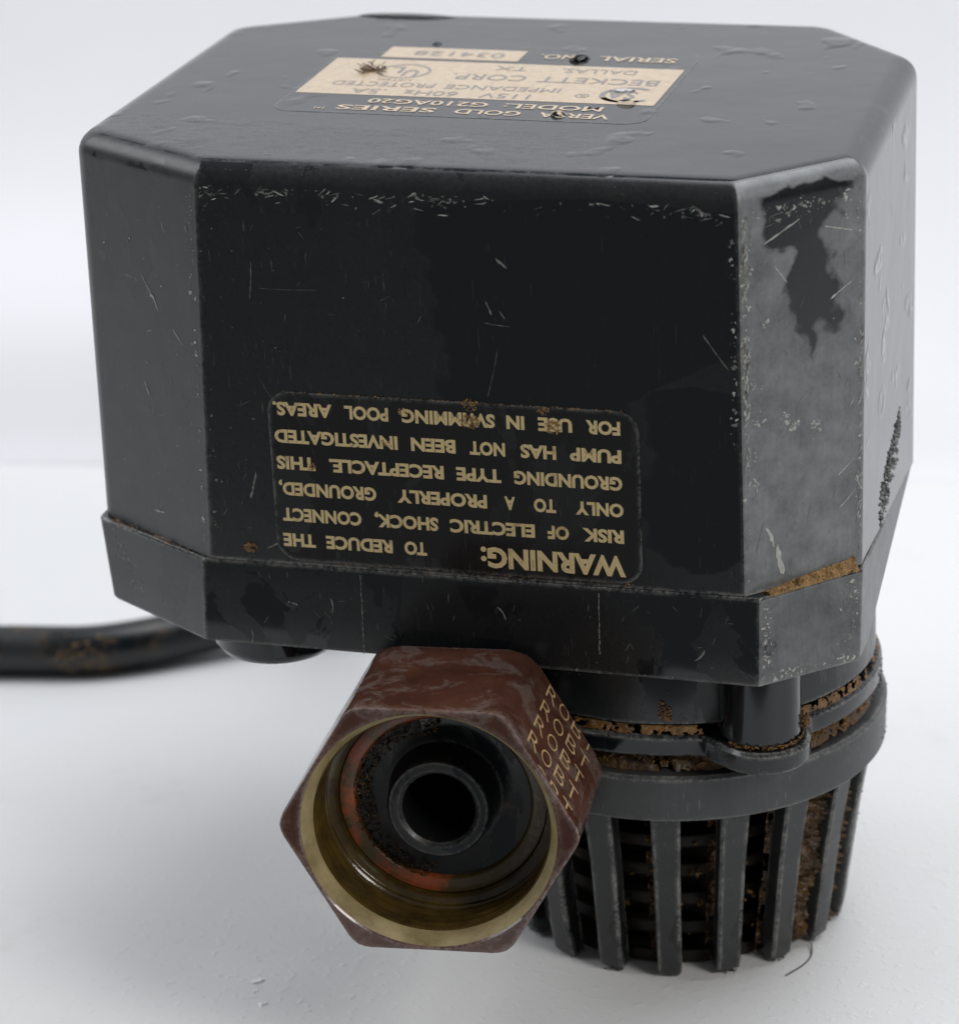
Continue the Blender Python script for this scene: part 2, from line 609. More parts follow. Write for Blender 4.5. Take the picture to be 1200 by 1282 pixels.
# lower cover: chamfers stand proud of the housing, its back slopes away under the motor
CT = [(-42.3, 0.95), (42.3, 1.6), (54.8, 15.4), (55.0, 59.6), (38.0, 89.0), (-40.5, 89.0), (-63.6, 76.0), (-64.2, 14.0)]
CB = [(-42.9, 1.1), (42.3, 0.75), (54.9, 12.9), (55.0, 17.5), (50.0, 21.0), (-52.0, 21.0), (-62.3, 20.0), (-62.6, 13.6)]
HB = 13.7
cr = [0.8, 0.8, 0.8, 1.0, 3.0, 3.0, 1.5, 1.5]
crb = [0.8, 0.8, 0.8, 0.5, 0.8, 0.8, 0.5, 0.8]


def cl(t, d=0.0):
    pts = [Vector(a).lerp(Vector(b), t) for a, b in zip(CT, CB)]
    return fillet_poly(inset_poly(pts, d) if d else pts, [a + (b - a) * t for a, b in zip(cr, crb)])


rings = [[(p.x, p.y, -0.06) for p in cl(0.0, 1.8)], [(p.x, p.y, -0.1) for p in cl(0.0, 0.25)], [(p.x, p.y, -0.4) for p in cl(0.02)]]
rings += [[(p.x, p.y, -HB * t) for p in cl(t)] for t in (0.3, 0.6, 0.96)]
rings += [[(p.x, p.y, -HB) for p in cl(1.0, 0.4)]]
vs, fs = grid_rings(rings, True, True)
cover = fix_normals(mesh_obj('lower_cover', vs, fs, M['cover'], pump, smooth=40, wn_mod=True))
cover.data.materials.append(M['cover_right'])
for p in cover.data.polygons:
    if abs(p.normal.z) < 0.6 and p.normal.x > 0.3:
        p.material_index = 1
# two thin mould seams on the front of the cover
for sx in (-17.6, 18.6):
    mb = MB()
    for k in range(14):
        z = -0.9 - k * 0.92
        w = 0.05 + 0.06 * rnd.random()
        x = sx + 0.05 * rnd.uniform(-1, 1)
        y = 0.85 + (0.0055 * x * (1 + z / 13.7) + 0.22 * (1 + z / 13.7))
        mb.add([(x - w, y, z), (x + w, y, z), (x + w, y, z - 0.85 * rnd.uniform(0.6, 1)), (x - w, y, z - 0.85)], [(0, 3, 2, 1)])
    o = mb.obj('mould_seam', M['fleck_dim'], cover, smooth=0)
    o['kind'] = 'stuff'

# round foot under the cover, left
vs, fs = lathe([(0.01, -13.0), (9.8, -13.0), (9.8, -16.4), (8.8, -17.8), (6.5, -18.4), (0.01, -18.4)], (-35.2, 12.0, 0), seg=40, closed=False)
mesh_obj('foot_boss', vs, fs, M['cover'], pump, smooth=40, wn_mod=True)

# pump chamber under the cover
CXY = Vector((21.5, 37.3, 0))
vs, fs = lathe([(0.01, -1.5), (31.1, -1.5), (31.3, -23.6), (30.7, -24.2), (29.4, -24.4), (0.01, -24.4)], CXY, seg=96, closed=False)
chamber = mesh_obj('pump_chamber', vs, fs, M['body'], pump, smooth=40, wn_mod=True)
BOSS = Vector((40.7, 9.6, 0))
vs, fs = lathe([(0.01, -10), (5.9, -10), (6.0, -24.4), (5.6, -24.9), (0.01, -24.9)], BOSS, seg=40, closed=False)
boss = mesh_obj('screw_boss', vs, fs, M['body'], pump, smooth=40, wn_mod=True)


def flange_outline(rc, rb, fil=4.0):
    """circle rc round the chamber axis with a lobe rb round the screw boss"""
    out = []
    a_b = math.atan2(BOSS.y - CXY.y, BOSS.x - CXY.x)
    D = (Vector((BOSS.x, BOSS.y)) - Vector((CXY.x, CXY.y))).length
    for i in range(180):
        a = a_b + (i - 90) / 180 * 2 * math.pi
        best = rc
        # ray against the boss circle
        da = a - a_b
        disc = rb * rb - (D * math.sin(da)) ** 2
        if disc > 0 and abs(da) < 1.2:
            t = D * math.cos(da) + math.sqrt(disc)
            k = 2.2
            best = rc + max(0.0, t - rc)
        out.append((a, best))
    rr = [b for _, b in out]
    for _ in range(2):
        rr = [(rr[i - 1] + 2 * rr[i] + rr[(i + 1) % len(rr)]) / 4 for i in range(len(rr))]
    return [Vector((CXY.x + r * math.cos(a), CXY.y + r * math.sin(a))) for (a, _), r in zip(out, rr)]


rings = []
for off, z in ((-3.5, -25.2), (-0.5, -25.2), (0, -25.7), (0, -28.1), (-0.4, -28.6), (-3.5, -28.6)):
    rings.append([(p.x, p.y, z) for p in flange_outline(32.2 + off, 7.7 + off)])
vs, fs = grid_rings(rings, True, True)
flange = fix_normals(mesh_obj('flange', vs, fs, M['flange'], pump, smooth=40, wn_mod=True))
vs, fs = lathe([(0.01, -24.3), (28.6, -24.3), (28.4, -32.5), (0.01, -32.5)], CXY, seg=72, closed=False)
mesh_obj('gasket_groove', vs, fs, M['inner'], pump, smooth=40)

# ------------------------------------------------------------------ strainer with its slats
NS = 18
vs, fs = lathe([(27.5, -31.6), (32.6, -31.6), (33.1, -32.1), (32.9, -38.6), (32.5, -39.1), (27.0, -39.1)], CXY, seg=108)
strainer = mesh_obj('strainer', vs, fs, M['ring'], pump, smooth=40, wn_mod=True)
strainer.data.validate()


def slat_mesh(seed):
    r0 = random.Random(seed)
    zt, zb = 31.5, 0.25 + r0.uniform(0, 0.35)
    prof = [(zt, 31.3, 2.3), (20, 29.2, 2.05), (9, 27.8, 1.95), (3.0, 27.0, 1.9), (1.2, 26.6, 1.85), (zb, 25.9, 1.6)]
    rings = []
    for z, r, w in prof:
        t = 3.2
        ch = 0.35
        pts = [(r - t, -w * 0.9), (r - ch, -w), (r, -w + ch), (r, w - ch), (r - ch, w), (r - t, w * 0.9)]
        rings.append([(x + r0.uniform(-.08, .08) * (z < 4), y + r0.uniform(-.08, .08) * (z < 4), z) for x, y in pts])
    return grid_rings(rings, True, True)


slat_me = []
for k in range(4):
    vs, fs = slat_mesh(k)
    o = fix_normals(mesh_obj('slat', vs, fs, M['slat'], strainer, smooth=40, raw=True, wn_mod=True))
    slat_me.append(o)
ANG0 = math.radians(-90 + 5.5 - 16)          # slat phase as seen by the camera
for k in range(NS):
    if k < 4:
        o = slat_me[k]
    else:
        o = slat_me[k % 4].copy()
        C.objects.link(o)
        o.parent = strainer
    o.rotation_euler = (0, 0, ANG0 + k * 2 * math.pi / NS)

# inner cage seen through the slots
vs, fs = lathe([(0.01, -33), (19.5, -33), (18.0, -66.5), (0.01, -66.5)], CXY, seg=48, closed=False)
mesh_obj('inner_core', vs, fs, M['inner'], strainer, smooth=40)
for k in range(5):
    z = -41.5 - k * 5.2
    r = 23.0 - k * 0.45
    vs, fs = lathe([(r - 4, z), (r, z), (r + 0.2, z - 0.4), (r, z - 1.9), (r - 4, z - 1.9)], CXY, seg=48)
    mesh_obj('inner_rib', vs, fs, M['inner'], strainer, smooth=40)
vs, fs = lathe([(0.01, -67.0), (22.0, -67.0), (22.0, -69.0), (0.01, -69.0)], CXY, seg=60, closed=False)
mesh_obj('bottom_plate', vs, fs, M['inner'], strainer, smooth=40)

# ------------------------------------------------------------------ outlet and hex coupling nut
PB, PF = Vector((-2.6, -2.2, -28.7)), Vector((0.35, -28.2, -26.9))
AX = (PF - PB).normalized()                   # out of the mouth
L = (PF - PB).length
UP = (Vector((0, 0, 1)) - AX * AX.z).normalized()
XA = UP.cross(AX) * -1
XA = XA if XA.x > 0 else -XA
RC = 22.2
AP = RC * math.cos(math.pi / 6)
VS_Z = 0.965                                   # the nut is seen slightly squashed by its draft


def nut_pt(r, ang, a):
    return PB + AX * a + XA * (r * math.cos(ang)) + UP * (r * math.sin(ang) * VS_Z)


def nut_hex(ang, rfil=1.6):
    a = (ang % (math.pi / 3)) - math.pi / 6
    r = AP / math.cos(a)
    # rounded corners
    return r if r < RC - 0.75 else RC - 0.75 + (r - RC + 0.75) * 0.3


SEG = 144
angs = [2 * math.pi * i / SEG for i in range(SEG)]
rings = []


def hexring(a, lim=99, d=0.0):
    return [nut_pt(min(nut_hex(t) - d, lim), t, a) for t in angs]


def circ(a, r):
    return [nut_pt(r, t, a) for t in angs]


rings += [circ(1.5, 13.0), circ(0.0, 13.0), hexring(0.0, 20.2, 0.8), hexring(0.5, 20.9, 0.15), hexring(1.6, 21.9), hexring(4), hexring(L / 2), hexring(L - 3),
          hexring(L - 0.55), hexring(L - 0.12, 99, 0.2), hexring(L, 99, 0.65), circ(L, 18.75), circ(L - 0.25, 18.5)]
vs, fs = grid_rings(rings)
nut = fix_normals(mesh_obj('coupling_nut', vs, fs, M['nut'], pump, smooth=40, wn_mod=True))
nut['label'] = 'brown hexagonal coupling nut with its open mouth facing forward'


def inward(o):
    me = o.data
    bm = bmesh.new()
    bm.from_mesh(me)
    bmesh.ops.recalc_face_normals(bm, faces=bm.faces)
    bm.to_mesh(me)
    bm.free()
    return o


vs, fs = grid_rings([circ(L - 0.28, 18.8), circ(L - 0.22, 18.6), circ(L - 2.5, 17.3), circ(L - 3.4, 17.2), circ(L - 3.4, 18.75)])
inward(mesh_obj('mouth_rim', vs, fs, M['nut_rim'], nut, smooth=40))
rr = [circ(L - 3.0, 18.4), circ(L - 3.0, 17.1)]
a = L - 3.3
while a > L - 10.5:
    rr += [circ(a, 16.95), circ(a - 0.55, 17.6), circ(a - 1.0, 17.6), circ(a - 1.5, 16.95)]
    a -= 2.0
rr += [circ(L - 11.6, 17.2), circ(L - 12.0, 16.9), circ(L - 11.9, 15.4), circ(L - 13.6, 15.3), circ(L - 16.0, 15.3), circ(L - 16.0, 18.2)]
vs, fs = grid_rings(rr)
inward(mesh_obj('threaded_bore', vs, fs, M['bore'], nut, smooth=60))
vs, fs = grid_rings([circ(L - 13.0, 15.5), circ(L - 12.2, 15.2), circ(L - 12.1, 13.4), circ(L - 12.6, 12.9), circ(L - 15.0, 12.9)])
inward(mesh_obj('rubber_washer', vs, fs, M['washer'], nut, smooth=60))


def axl(prof, seg=60, closed=True):
    ya = UP
    rings = [[PB + AX * a + (XA * math.cos(t) + UP * math.sin(t)) * r for t in (2 * math.pi * i / seg for i in range(seg))] for r, a in prof]
    if closed:
        rings.append(rings[0])
    return grid_rings(rings)


vs, fs = axl([(12.6, -26), (12.6, 2.0), (13.0, 9.0), (13.2, L - 13.4), (8.9, L - 14.0), (8.3, L - 14.0), (7.6, L - 9.0), (7.2, L - 8.3), (5.9, L - 8.3), (5.4, L - 8.8), (5.1, -10), (5.0, -26)])
fix_normals(mesh_obj('outlet_pipe', vs, fs, M['pipe'], pump, smooth=35, wn_mod=True))
vs, fs = axl([(0.01, -9.0), (5.6, -9.0), (5.6, -10.5), (0.01, -10.5)], closed=False)
mesh_obj('outlet_back', vs, fs, M['inner'], pump, smooth=35)


# ------------------------------------------------------------------ lettering
def text_2d(s, bold=0.0, space=1.0):
    cu = bpy.data.curves.new('t', 'FONT')
    cu.body = s
    cu.size = 1
    cu.offset = bold
    cu.space_character = space
    cu.resolution_u = 3
    cu.fill_mode = 'FRONT'
    ob = bpy.data.objects.new('t', cu)
    C.objects.link(ob)
    bpy.context.view_layer.update()
    me = bpy.data.meshes.new_from_object(ob.evaluated_get(bpy.context.evaluated_depsgraph_get()))
    vs = [v.co.copy() for v in me.vertices]
    fs = [tuple(p.vertices) for p in me.polygons]
    bpy.data.objects.remove(ob)
    bpy.data.curves.remove(cu)
    bpy.data.meshes.remove(me)
    return vs, fs


_caps = {}


def word(mb, s, x0, x1, base, cap, fn, bold=0.0, space=1.0):
    """word between x0..x1 of the (rotated) label frame, fn maps (x, y) to space"""
    vs, fs = text_2d(s, bold, space)
    if bold not in _caps:
        h, _ = text_2d('H', bold)
        _caps[bold] = (min(v.y for v in h), max(v.y for v in h))
    y0, y1 = _caps[bold]
    a, b = min(v.x for v in vs), max(v.x for v in vs)
    mb.add([fn(x0 + (v.x - a) / (b - a) * (x1 - x0), base + (v.y - y0) / (y1 - y0) * cap) for v in vs], fs)


def round_rect(x0, x1, z0, z1, r, seg=6):
    return fillet_poly([(x0, z0), (x1, z0), (x1, z1), (x0, z1)], r, seg)


# warning label on the front (printed upside down as the pump stands)
LX0, LX1, LZ0, LZ1 = -30.3, 25.1, 0.7, 27.6
ol = round_rect(LX0, LX1, LZ0, LZ1, 3.2)


def lab_in(p, d):
    return Vector((LX0 + d + (p.x - LX0) * (LX1 - LX0 - 2 * d) / (LX1 - LX0), LZ0 + d + (p.y - LZ0) * (LZ1 - LZ0 - 2 * d) / (LZ1 - LZ0)))


rings = [[front(p.x, p.y, -0.05) for p in ol], [front(p.x, p.y, 0.14) for p in ol]]
rings.append([front(q.x, q.y, 0.2) for q in (lab_in(p, 0.12) for p in ol)])
vs, fs = grid_rings(rings, False, True)
wl = fix_normals(mesh_obj('warning_label', vs, fs, M['label'], pump, smooth=40, wn_mod=True))
wl['label'] = 'black warning sticker with tan capitals, upside down on the front face'
Lz = {  # zoom-space word extents measured on the photograph: start (right) and end (left)
    6: [('FOR', 1085, 985), ('USE', 945, 845), ('IN', 805, 752), ('SWIMMING', 718, 440), ('POOL', 400, 268), ('AREAS.', 230, 50)],
    5: [('PUMP', 1090, 940), ('HAS', 900, 795), ('NOT', 750, 645), ('BEEN', 603, 470), ('INVESTIGATED', 430, 57)],
    4: [('GROUNDING', 1095, 778), ('TYPE', 740, 607), ('RECEPTACLE.', 570, 225), ('THIS', 183, 65)],
    3: [('ONLY', 1100, 960), ('TO', 903, 838), ('A', 783, 752), ('PROPERLY', 700, 432), ('GROUNDED,', 370, 75)],
    2: [('RISK', 1103, 982), ('OF', 943, 880), ('ELECTRIC', 843, 592), ('SHOCK,', 557, 367), ('CONNECT', 327, 88)],
    1: [('WARNING:', 1110, 685), ('TO', 525, 458), ('REDUCE', 423, 222), ('THE', 190, 92)]}
bases = {6: 1.55, 5: 5.9, 4: 10.1, 3: 14.25, 2: 18.4, 1: 22.5}


def front_text(x, y):
    """x, y in the label's own (upside-down) frame, origin at its lower right corner on the pump"""
    return front(LX1 - x, LZ1 - (27 - y) * (LZ1 - LZ0) / 27.0, 0.24)


for ln, ws in Lz.items():
    t = (6 - ln) / 5
    el, er = 33 + 39 * t, 1138 + 19 * t
    mb = MB()
    for wd, a, b in ws:
        f = lambda x: (er - x) / (er - el) * (LX1 - LX0)
        cap = 3.3 if wd.startswith('WARN') else 2.12
        # measured from the label's top edge downwards; letters hang down from there
        word(mb, wd, f(a), f(b), 0, cap, lambda x, y: front(LX1 - x, LZ1 - bases[ln] - y, 0.24), bold=0.042)
    mb.obj('lettering', M['tan_print'], wl, smooth=0)

# rating label on the top (also upside down)
TX0, TX1, TY0, TY1 = -37.4, 20.2, 27.6, 69.6


def topf(off):
    return lambda x, y: (x, y, H + off)


ol = round_rect(TX0, TX1, TY0, TY1, 3.5)
vs, fs = grid_rings([[(p.x, p.y, H - 0.1) for p in ol], [(p.x, p.y, H + 0.03) for p in ol], [(p.x * 0.997 - 0.02, TY0 + 0.12 + (p.y - TY0) * 0.994, H + 0.06) for p in ol]], False, True)
rl = fix_normals(mesh_obj('rating_label', vs, fs, M['toplabel'], pump, smooth=40, wn_mod=True))
rl['label'] = 'dark rating sticker with a cream field on top of the pump'
for nm, (x0, x1, y0, y1) in (('cream_field', (-36.6, 19.3, 38.0, 59.2)), ('serial_field', (-30.0, -7.7, 60.6, 67.2))):
    mesh_obj(nm, [(x0, y0, H + 0.09), (x1, y0, H + 0.09), (x1, y1, H + 0.09), (x0, y1, H + 0.09)], [(0, 1, 2, 3)], M['cream'], rl, smooth=0)


def top_line(words, yc, cap, mat, bold, off=0.12):
    """words: (text, right x, left x); yc = centre; text top points to the camera"""
    mb = MB()
    for s, a, b in words:
        word(mb, s, 0, a - b, 0, cap, lambda x, y: (a - x, yc + cap / 2 - y, H + off), bold)
    mb.obj('lettering', mat, rl, smooth=0)


top_line([('VERSA', 14.4, 3.6), ('GOLD', 0.9, -9.2), ('SERIES', -12.2, -27.6)], 30.7, 2.5, M['cream'], 0.02)
top_line([('TM', -29.0, -30.8)], 29.9, 1.1, M['cream'], 0.0)
top_line([('MODEL:', 12.3, -2.8), ('G210AG20', -5.2, -23.9)], 34.8, 2.5, M['cream'], 0.02)
top_line([('115V', -0.3, -8.0), ('60Hz', -11.6, -20.0), ('.5A', -23.0, -28.4)], 40.2, 2.6, M['grey_print'], 0.0)
top_line([('IMPEDANCE', 3.4, -14.6), ('PROTECTED', -16.4, -32.6)], 44.4, 2.4, M['grey_print'], 0.0)
top_line([('BECKETT', 17.2, -1.6), ('CORP.', -3.6, -15.4)], 50.6, 3.2, M['grey_print'], 0.0)
top_line([('DALLAS,', 12.4, 0.6), ('TX', -4.8, -9.9)], 56.2, 2.4, M['grey_print'], 0.0)
top_line([('SERIAL', 16.9, 4.4), ('NO.', 1.0, -5.0)], 64.2, 2.7, M['cream'], 0.02)
top_line([('034128', -10.6, -25.3)], 63.8, 2.6, M['grey_print'], 0.0)


def flat_ring(mb, cx, cy, rx, ry, w, z, a0=0.0, a1=360.0, n=40):
    vs, fs = [], []
    for i in range(n + 1):
        a = math.radians(a0 + (a1 - a0) * i / n)
        vs += [(cx + rx * math.cos(a), cy + ry * math.sin(a), z), (cx + (rx - w) * math.cos(a), cy + (ry - w) * math.sin(a), z)]
    for i in range(n):
        fs.append((2 * i, 2 * i + 1, 2 * i + 3, 2 * i + 2))
    mb.add(vs, fs)


zt = H + 0.12
mb = MB()                                       # certification mark: open ring with letters
flat_ring(mb, 14.2, 43.4, 4.4, 4.4, 0.9, zt, 55, 305)
flat_ring(mb, 14.2, 43.4, 4.4, 4.4, 0.9, zt, -150, -40, 16)
word(mb, 'SA', 0, 4.6, 0, 4.2, lambda x, y: (15.4 - x, 45.4 - y, zt), 0.02)
flat_ring(mb, 7.4, 42.0, 1.1, 1.1, 0.2, zt)
word(mb, 'R', 0, 0.9, 0, 1.1, lambda x, y: (7.85 - x, 42.55 - y, zt), 0.0)
mb.obj('certification_mark', M['grey_print'], rl, smooth=0)
mb = MB()
flat_ring(mb, -23.6, 52.4, 4.2, 4.2, 0.4, zt)
word(mb, 'U', 0, 2.3, 0, 3.6, lambda x, y: (-21.1 - x, 53.2 - y, zt), 0.01)
word(mb, 'L', 0, 2.0, 0, 3.6, lambda x, y: (-23.9 - x, 54.9 - y, zt), 0.01)
word(mb, 'LISTED', 0, 5.4, 0, 0.9, lambda x, y: (-20.9 - x, 47.6 - y, zt), 0.0)
mb.obj('listing_mark', M['grey_print'], rl, smooth=0)

# gold print on the upper right flat of the nut: five lines of the same four letters
c0, c1 = math.radians(60), math.radians(0)
A0 = nut_pt(RC, c0, 0)
A1 = nut_pt(RC, c1, 0)
dirS = (A1 - A0).normalized()
nrmN = (nut_pt(1, math.radians(30), 0) - PB).normalized()
fl = (A1 - A0).length
mb = MB()
for k in range(-1, 5):
    for s, sc, da in (('R', 7.0, 0.0), ('O', 10.2, -0.7), ('B', 13.6, -1.4), ('T', 16.7, -2.2)):
        ac = 3.6 + 6.0 * k + da
        if ac - 2 < 0.6 and s != 'T' and k < 0:
            continue
        if k < 0:
            continue
        vs, fs = text_2d(s, -0.012)
        xs = [v.x for v in vs]
        ys = [v.y for v in vs]
        w = 2.5
        h = 4.1
        P = []
        for v in vs:
            x = sc - w / 2 + (v.x - min(xs)) / (max(xs) - min(xs)) * w
            y = (v.y - min(ys)) / (max(ys) - min(ys)) * h - h / 2
            aa = max(1.2, min(L - 0.7, ac - y))
            P.append(A0 + dirS * x + AX * aa + nrmN * 0.05)
        mb.add(P, fs)
o = mb.obj('gold_marking', M['gold_print'], nut, smooth=0)


# ------------------------------------------------------------------ power cord
def tube(path, r, seg=16, rfn=None):
    rings = []
    n = len(path)
    up = Vector((0, 0, 1))
    for i, p in enumerate(path):
        d = (Vector(path[min(i + 1, n - 1)]) - Vector(path[max(i - 1, 0)])).normalized()
        s = d.cross(up)
        s = s.normalized() if s.length > 1e-4 else Vector((1, 0, 0))
        u = s.cross(d)
        rr_ = r * (rfn(i / (n - 1)) if rfn else 1)
        rings.append([Vector(p) + (s * math.cos(t) + u * math.sin(t)) * rr_ for t in (2 * math.pi * k / seg for k in range(seg))])
    return grid_rings(rings, True, True)


def catmull(pts, sub=10):
    pts = [Vector(p) for p in pts]
    out = []
    for i in range(len(pts) - 1):
        p0, p1, p2, p3 = pts[max(i - 1, 0)], pts[i], pts[i + 1], pts[min(i + 2, len(pts) - 1)]
        for k in range(sub):
            t = k / sub
            out.append(0.5 * ((2 * p1) + (-p0 + p2) * t + (2 * p0 - 5 * p1 + 4 * p2 - p3) * t * t + (-p0 + 3 * p1 - 3 * p2 + p3) * t ** 3))
    out.append(pts[-1])
    return out


RCORD = 4.6
zc = GZ + RCORD
path = catmull([(-190, 86, zc), (-160, 91, zc), (-122, 98, zc), (-103, 102.5, zc), (-86, 114, zc + 0.8), (-72, 124, zc + 4), (-58, 127, zc + 14), (-48, 118, zc + 30), (-44, 104, zc + 46), (-42, 86, -9)])
vs, fs = tube(path, RCORD, 24)
cord = mesh_obj('power_cord', vs, fs, M['cord'], pump, smooth=60)


# ------------------------------------------------------------------ dirt: sediment in the grooves and on the ledges
def sediment(name, mat, parent=pump):
    def deco(points, r0, r1, fine=False):
        mb = MB()
        for p in points:
            lump(mb, p, rnd.uniform(r0, r1), fine)
        o = mb.obj(name, mat, parent, smooth=60)
        o['kind'] = 'stuff'
        return o
    return deco


def jit(a):
    return Vector((rnd.uniform(-a, a), rnd.uniform(-a, a), rnd.uniform(-a, a)))


def polar(r, deg, z):
    a = math.radians(deg)
    return Vector((CXY.x + r * math.cos(a), CXY.y + r * math.sin(a), z))


def crust(name, mat, fn, nu, nv, amp, thr, scale, parent=pump, base=0.0):
    """uneven skin of dirt: fn(u, v) -> (point, outward normal); gaps where the noise is low"""
    sd = Vector((rnd.uniform(0, 90), rnd.uniform(0, 90), 0))
    vs, keep = [], []
    for j in range(nv + 1):
        for i in range(nu + 1):
            p, nn = fn(i / nu, j / nv)
            a = mnoise.fractal(p * scale + sd, 0.8, 2.1, 3)
            b = mnoise.fractal(p * scale * 5 + sd, 0.7, 2.1, 3)
            edge = min(1.0, 5 * min(j / nv, 1 - j / nv) + 0.12)
            k = a + 0.6 * b
            keep.append(k > thr - 0.0 + (0.25 if edge < 0.2 else 0.0) * rnd.random())
            vs.append(p + nn * (base + amp * edge * (max(0.0, k - thr) * 0.9 + 0.5 * abs(b)) + 0.0) + jit(0.03))
    fs = []
    for j in range(nv):
        for i in range(nu):
            q = (j * (nu + 1) + i, j * (nu + 1) + i + 1, (j + 1) * (nu + 1) + i + 1, (j + 1) * (nu + 1) + i)
            if sum(keep[x] for x in q) >= 3:
                fs.append(q)
    o = mesh_obj(name, vs, fs, mat, parent, smooth=50)
    o['kind'] = 'stuff'
    return o


ZV = Vector((0, 0, 1))


def rad(deg):
    return Vector((math.cos(math.radians(deg)), math.sin(math.radians(deg)), 0))


# ledge on the right chamfer of the cover
def ledge(i, j, ins, h0, h1, t0=0.04, t1=0.97):
    a, b = Vector((*CT[i], -0.3)), Vector((*CT[j], -0.3))
    d = (b - a).normalized()
    nin = Vector((-d.y, d.x, 0))

    def f(u, v):
        hh = h0 + (h1 - h0) * u
        t = t0 + (t1 - t0) * u
        p = a.lerp(b, t) + nin * (0.1 + ins * v) + ZV * (hh * v ** 1.3)
        return p, (-nin * 0.6 + ZV * 0.8)
    return f


crust('ledge_sediment', M['ledge_dirt'], ledge(1, 2, 1.6, 0.3, 2.0, 0.1), 150, 18, 0.5, -0.75, 0.5)
fl_ = ledge(1, 2, 1.6, 0.3, 2.0, 0.1)
sediment('ledge_sediment', M['ledge_dirt'])([fl_(u, v)[0] + jit(0.1) for u, v in ((rnd.random(), rnd.random()) for _ in range(700))], 0.06, 0.17)
crust('ledge_sediment', M['sediment_dark'], ledge(7, 0, 1.3, 0.2, 0.5), 150, 10, 0.3, -0.1, 0.5)
# label border crumbs and spots
pts = [front(LX0 + 2 + rnd.random() * 51, LZ1 + rnd.uniform(-0.1, 0.12), 0.1) for _ in range(150)]
pts += [front(rnd.uniform(-22, 24), LZ0 + rnd.uniform(-0.15, 0.1), 0.1) for _ in range(110)]
sediment('label_dirt', M['ledge_dirt'])(pts, 0.04, 0.12)
pts = []
for cx, cz, r, k in ((0.3, 24.7, 1.1, 150), (12.6, 24.6, 1.0, 110), (-9.5, 25.6, 0.7, 30), (11.3, 27.0, 0.7, 40), (0.4, 27.2, 1.0, 50), (-24.0, 16.0, 0.7, 30), (-12.5, 20.6, 0.6, 20), (-34.6, 2.3, 0.8, 60)):
    for _ in range(k):
        rr_, aa = r * math.sqrt(rnd.random()), rnd.uniform(0, 6.28)
        pts.append(front(cx + rr_ * math.cos(aa) * 1.3, cz + rr_ * math.sin(aa), 0.16))
sediment('crust_spots', M['ledge_dirt'])(pts, 0.06, 0.19)


# groove between chamber and flange, and between flange and strainer ring
def groove(r0, r1, z0, z1, d0, d1):
    def f(u, v):
        d = d0 + (d1 - d0) * u
        return CXY + rad(d) * (r0 + (r1 - r0) * v) + ZV * (z0 + (z1 - z0) * v), rad(d) * 0.7 + ZV * 0.7
    return f


crust('groove_sediment', M['sediment'], groove(31.9, 31.1, -25.1, -23.9, -150, 45), 520, 12, 0.3, 0.05, 0.3)
crust('groove_sediment', M['sediment'], groove(30.9, 28.7, -31.5, -28.7, -150, -62), 320, 18, 0.7, -0.05, 0.22)
crust('groove_sediment', M['sediment'], groove(30.9, 28.7, -31.5, -28.7, -50, 50), 360, 18, 0.9, -0.1, 0.25)
crust('groove_sediment', M['sediment_dark'], groove(31.2, 28.7, -31.5, -28.7, -150, 50), 400, 10, 0.3, -0.5, 0.2)
pts = []
for i in range(900):
    d = rnd.uniform(-150, 45)
    if -62 < d < -50 or mnoise.noise(Vector((d * 0.08, 5.1, 0))) < -0.1:
        continue
    pts.append(polar(28.9 + rnd.random() * 2.0, d, rnd.uniform(-31.4, -29.2)))
sediment('groove_sediment', M['sediment'])(pts, 0.08, 0.24)
# clumps round the screw boss
pts = [BOSS + Vector((6.3 * math.cos(t), 6.3 * math.sin(t), -24.9 + rnd.uniform(-0.2, 0.4))) for t in (rnd.uniform(-2.2, 0.6) for _ in range(160))]
pts += [BOSS + Vector((6.2, 1.5, -23.2)) + jit(0.9) for _ in range(140)]
pts += [polar(31.5, -80 + rnd.gauss(0, 0.9), -22.9 + abs(rnd.gauss(0, 1.2))) for _ in range(120)]
pts += [polar(31.4, -112 + rnd.gauss(0, 3), -15.6 + rnd.gauss(0, 0.8)) for _ in range(110)]
sediment('boss_sediment', M['sediment'])(pts, 0.07, 0.22)


# silt between the slats, thickest on the right
def gap(deg0, deg1, back):
    def f(u, v):
        d = deg0 + (deg1 - deg0) * v
        z = -40 - 28.3 * u
        r = 30.6 - (-39 - z) * 0.155 - back - 1.2 * math.sin(math.pi * v)
        return CXY + rad(d) * r + ZV * z, rad(d)
    return f


for k in range(NS):
    g = math.degrees(ANG0) + k * 20
    dd = (g + 10 + 180) % 360 - 180
    if not -150 < dd < 60:
        continue
    if dd > -50:
        crust('silt', M['sediment_dark'], gap(g + 2, g + 18, 2.4), 170, 34, 1.5, -1.6, 0.28, strainer, -0.6)
    else:
        crust('silt', M['sediment_dark'], gap(g + 13, g + 18, 2.6), 120, 10, 0.8, -0.2, 0.3, strainer)
pts = []
for k in range(260):
    g, z = rnd.uniform(-140, -30), rnd.choice([-42.4, -47.6, -52.8, -58.0, -63.2]) + rnd.uniform(-0.8, 0.8)
    if mnoise.noise(Vector((g * 0.2, z, 0))) > 0.1:
        pts.append(polar(22.6 + rnd.random(), g, z))
sediment('silt', M['sediment'], strainer)(pts, 0.15, 0.5)
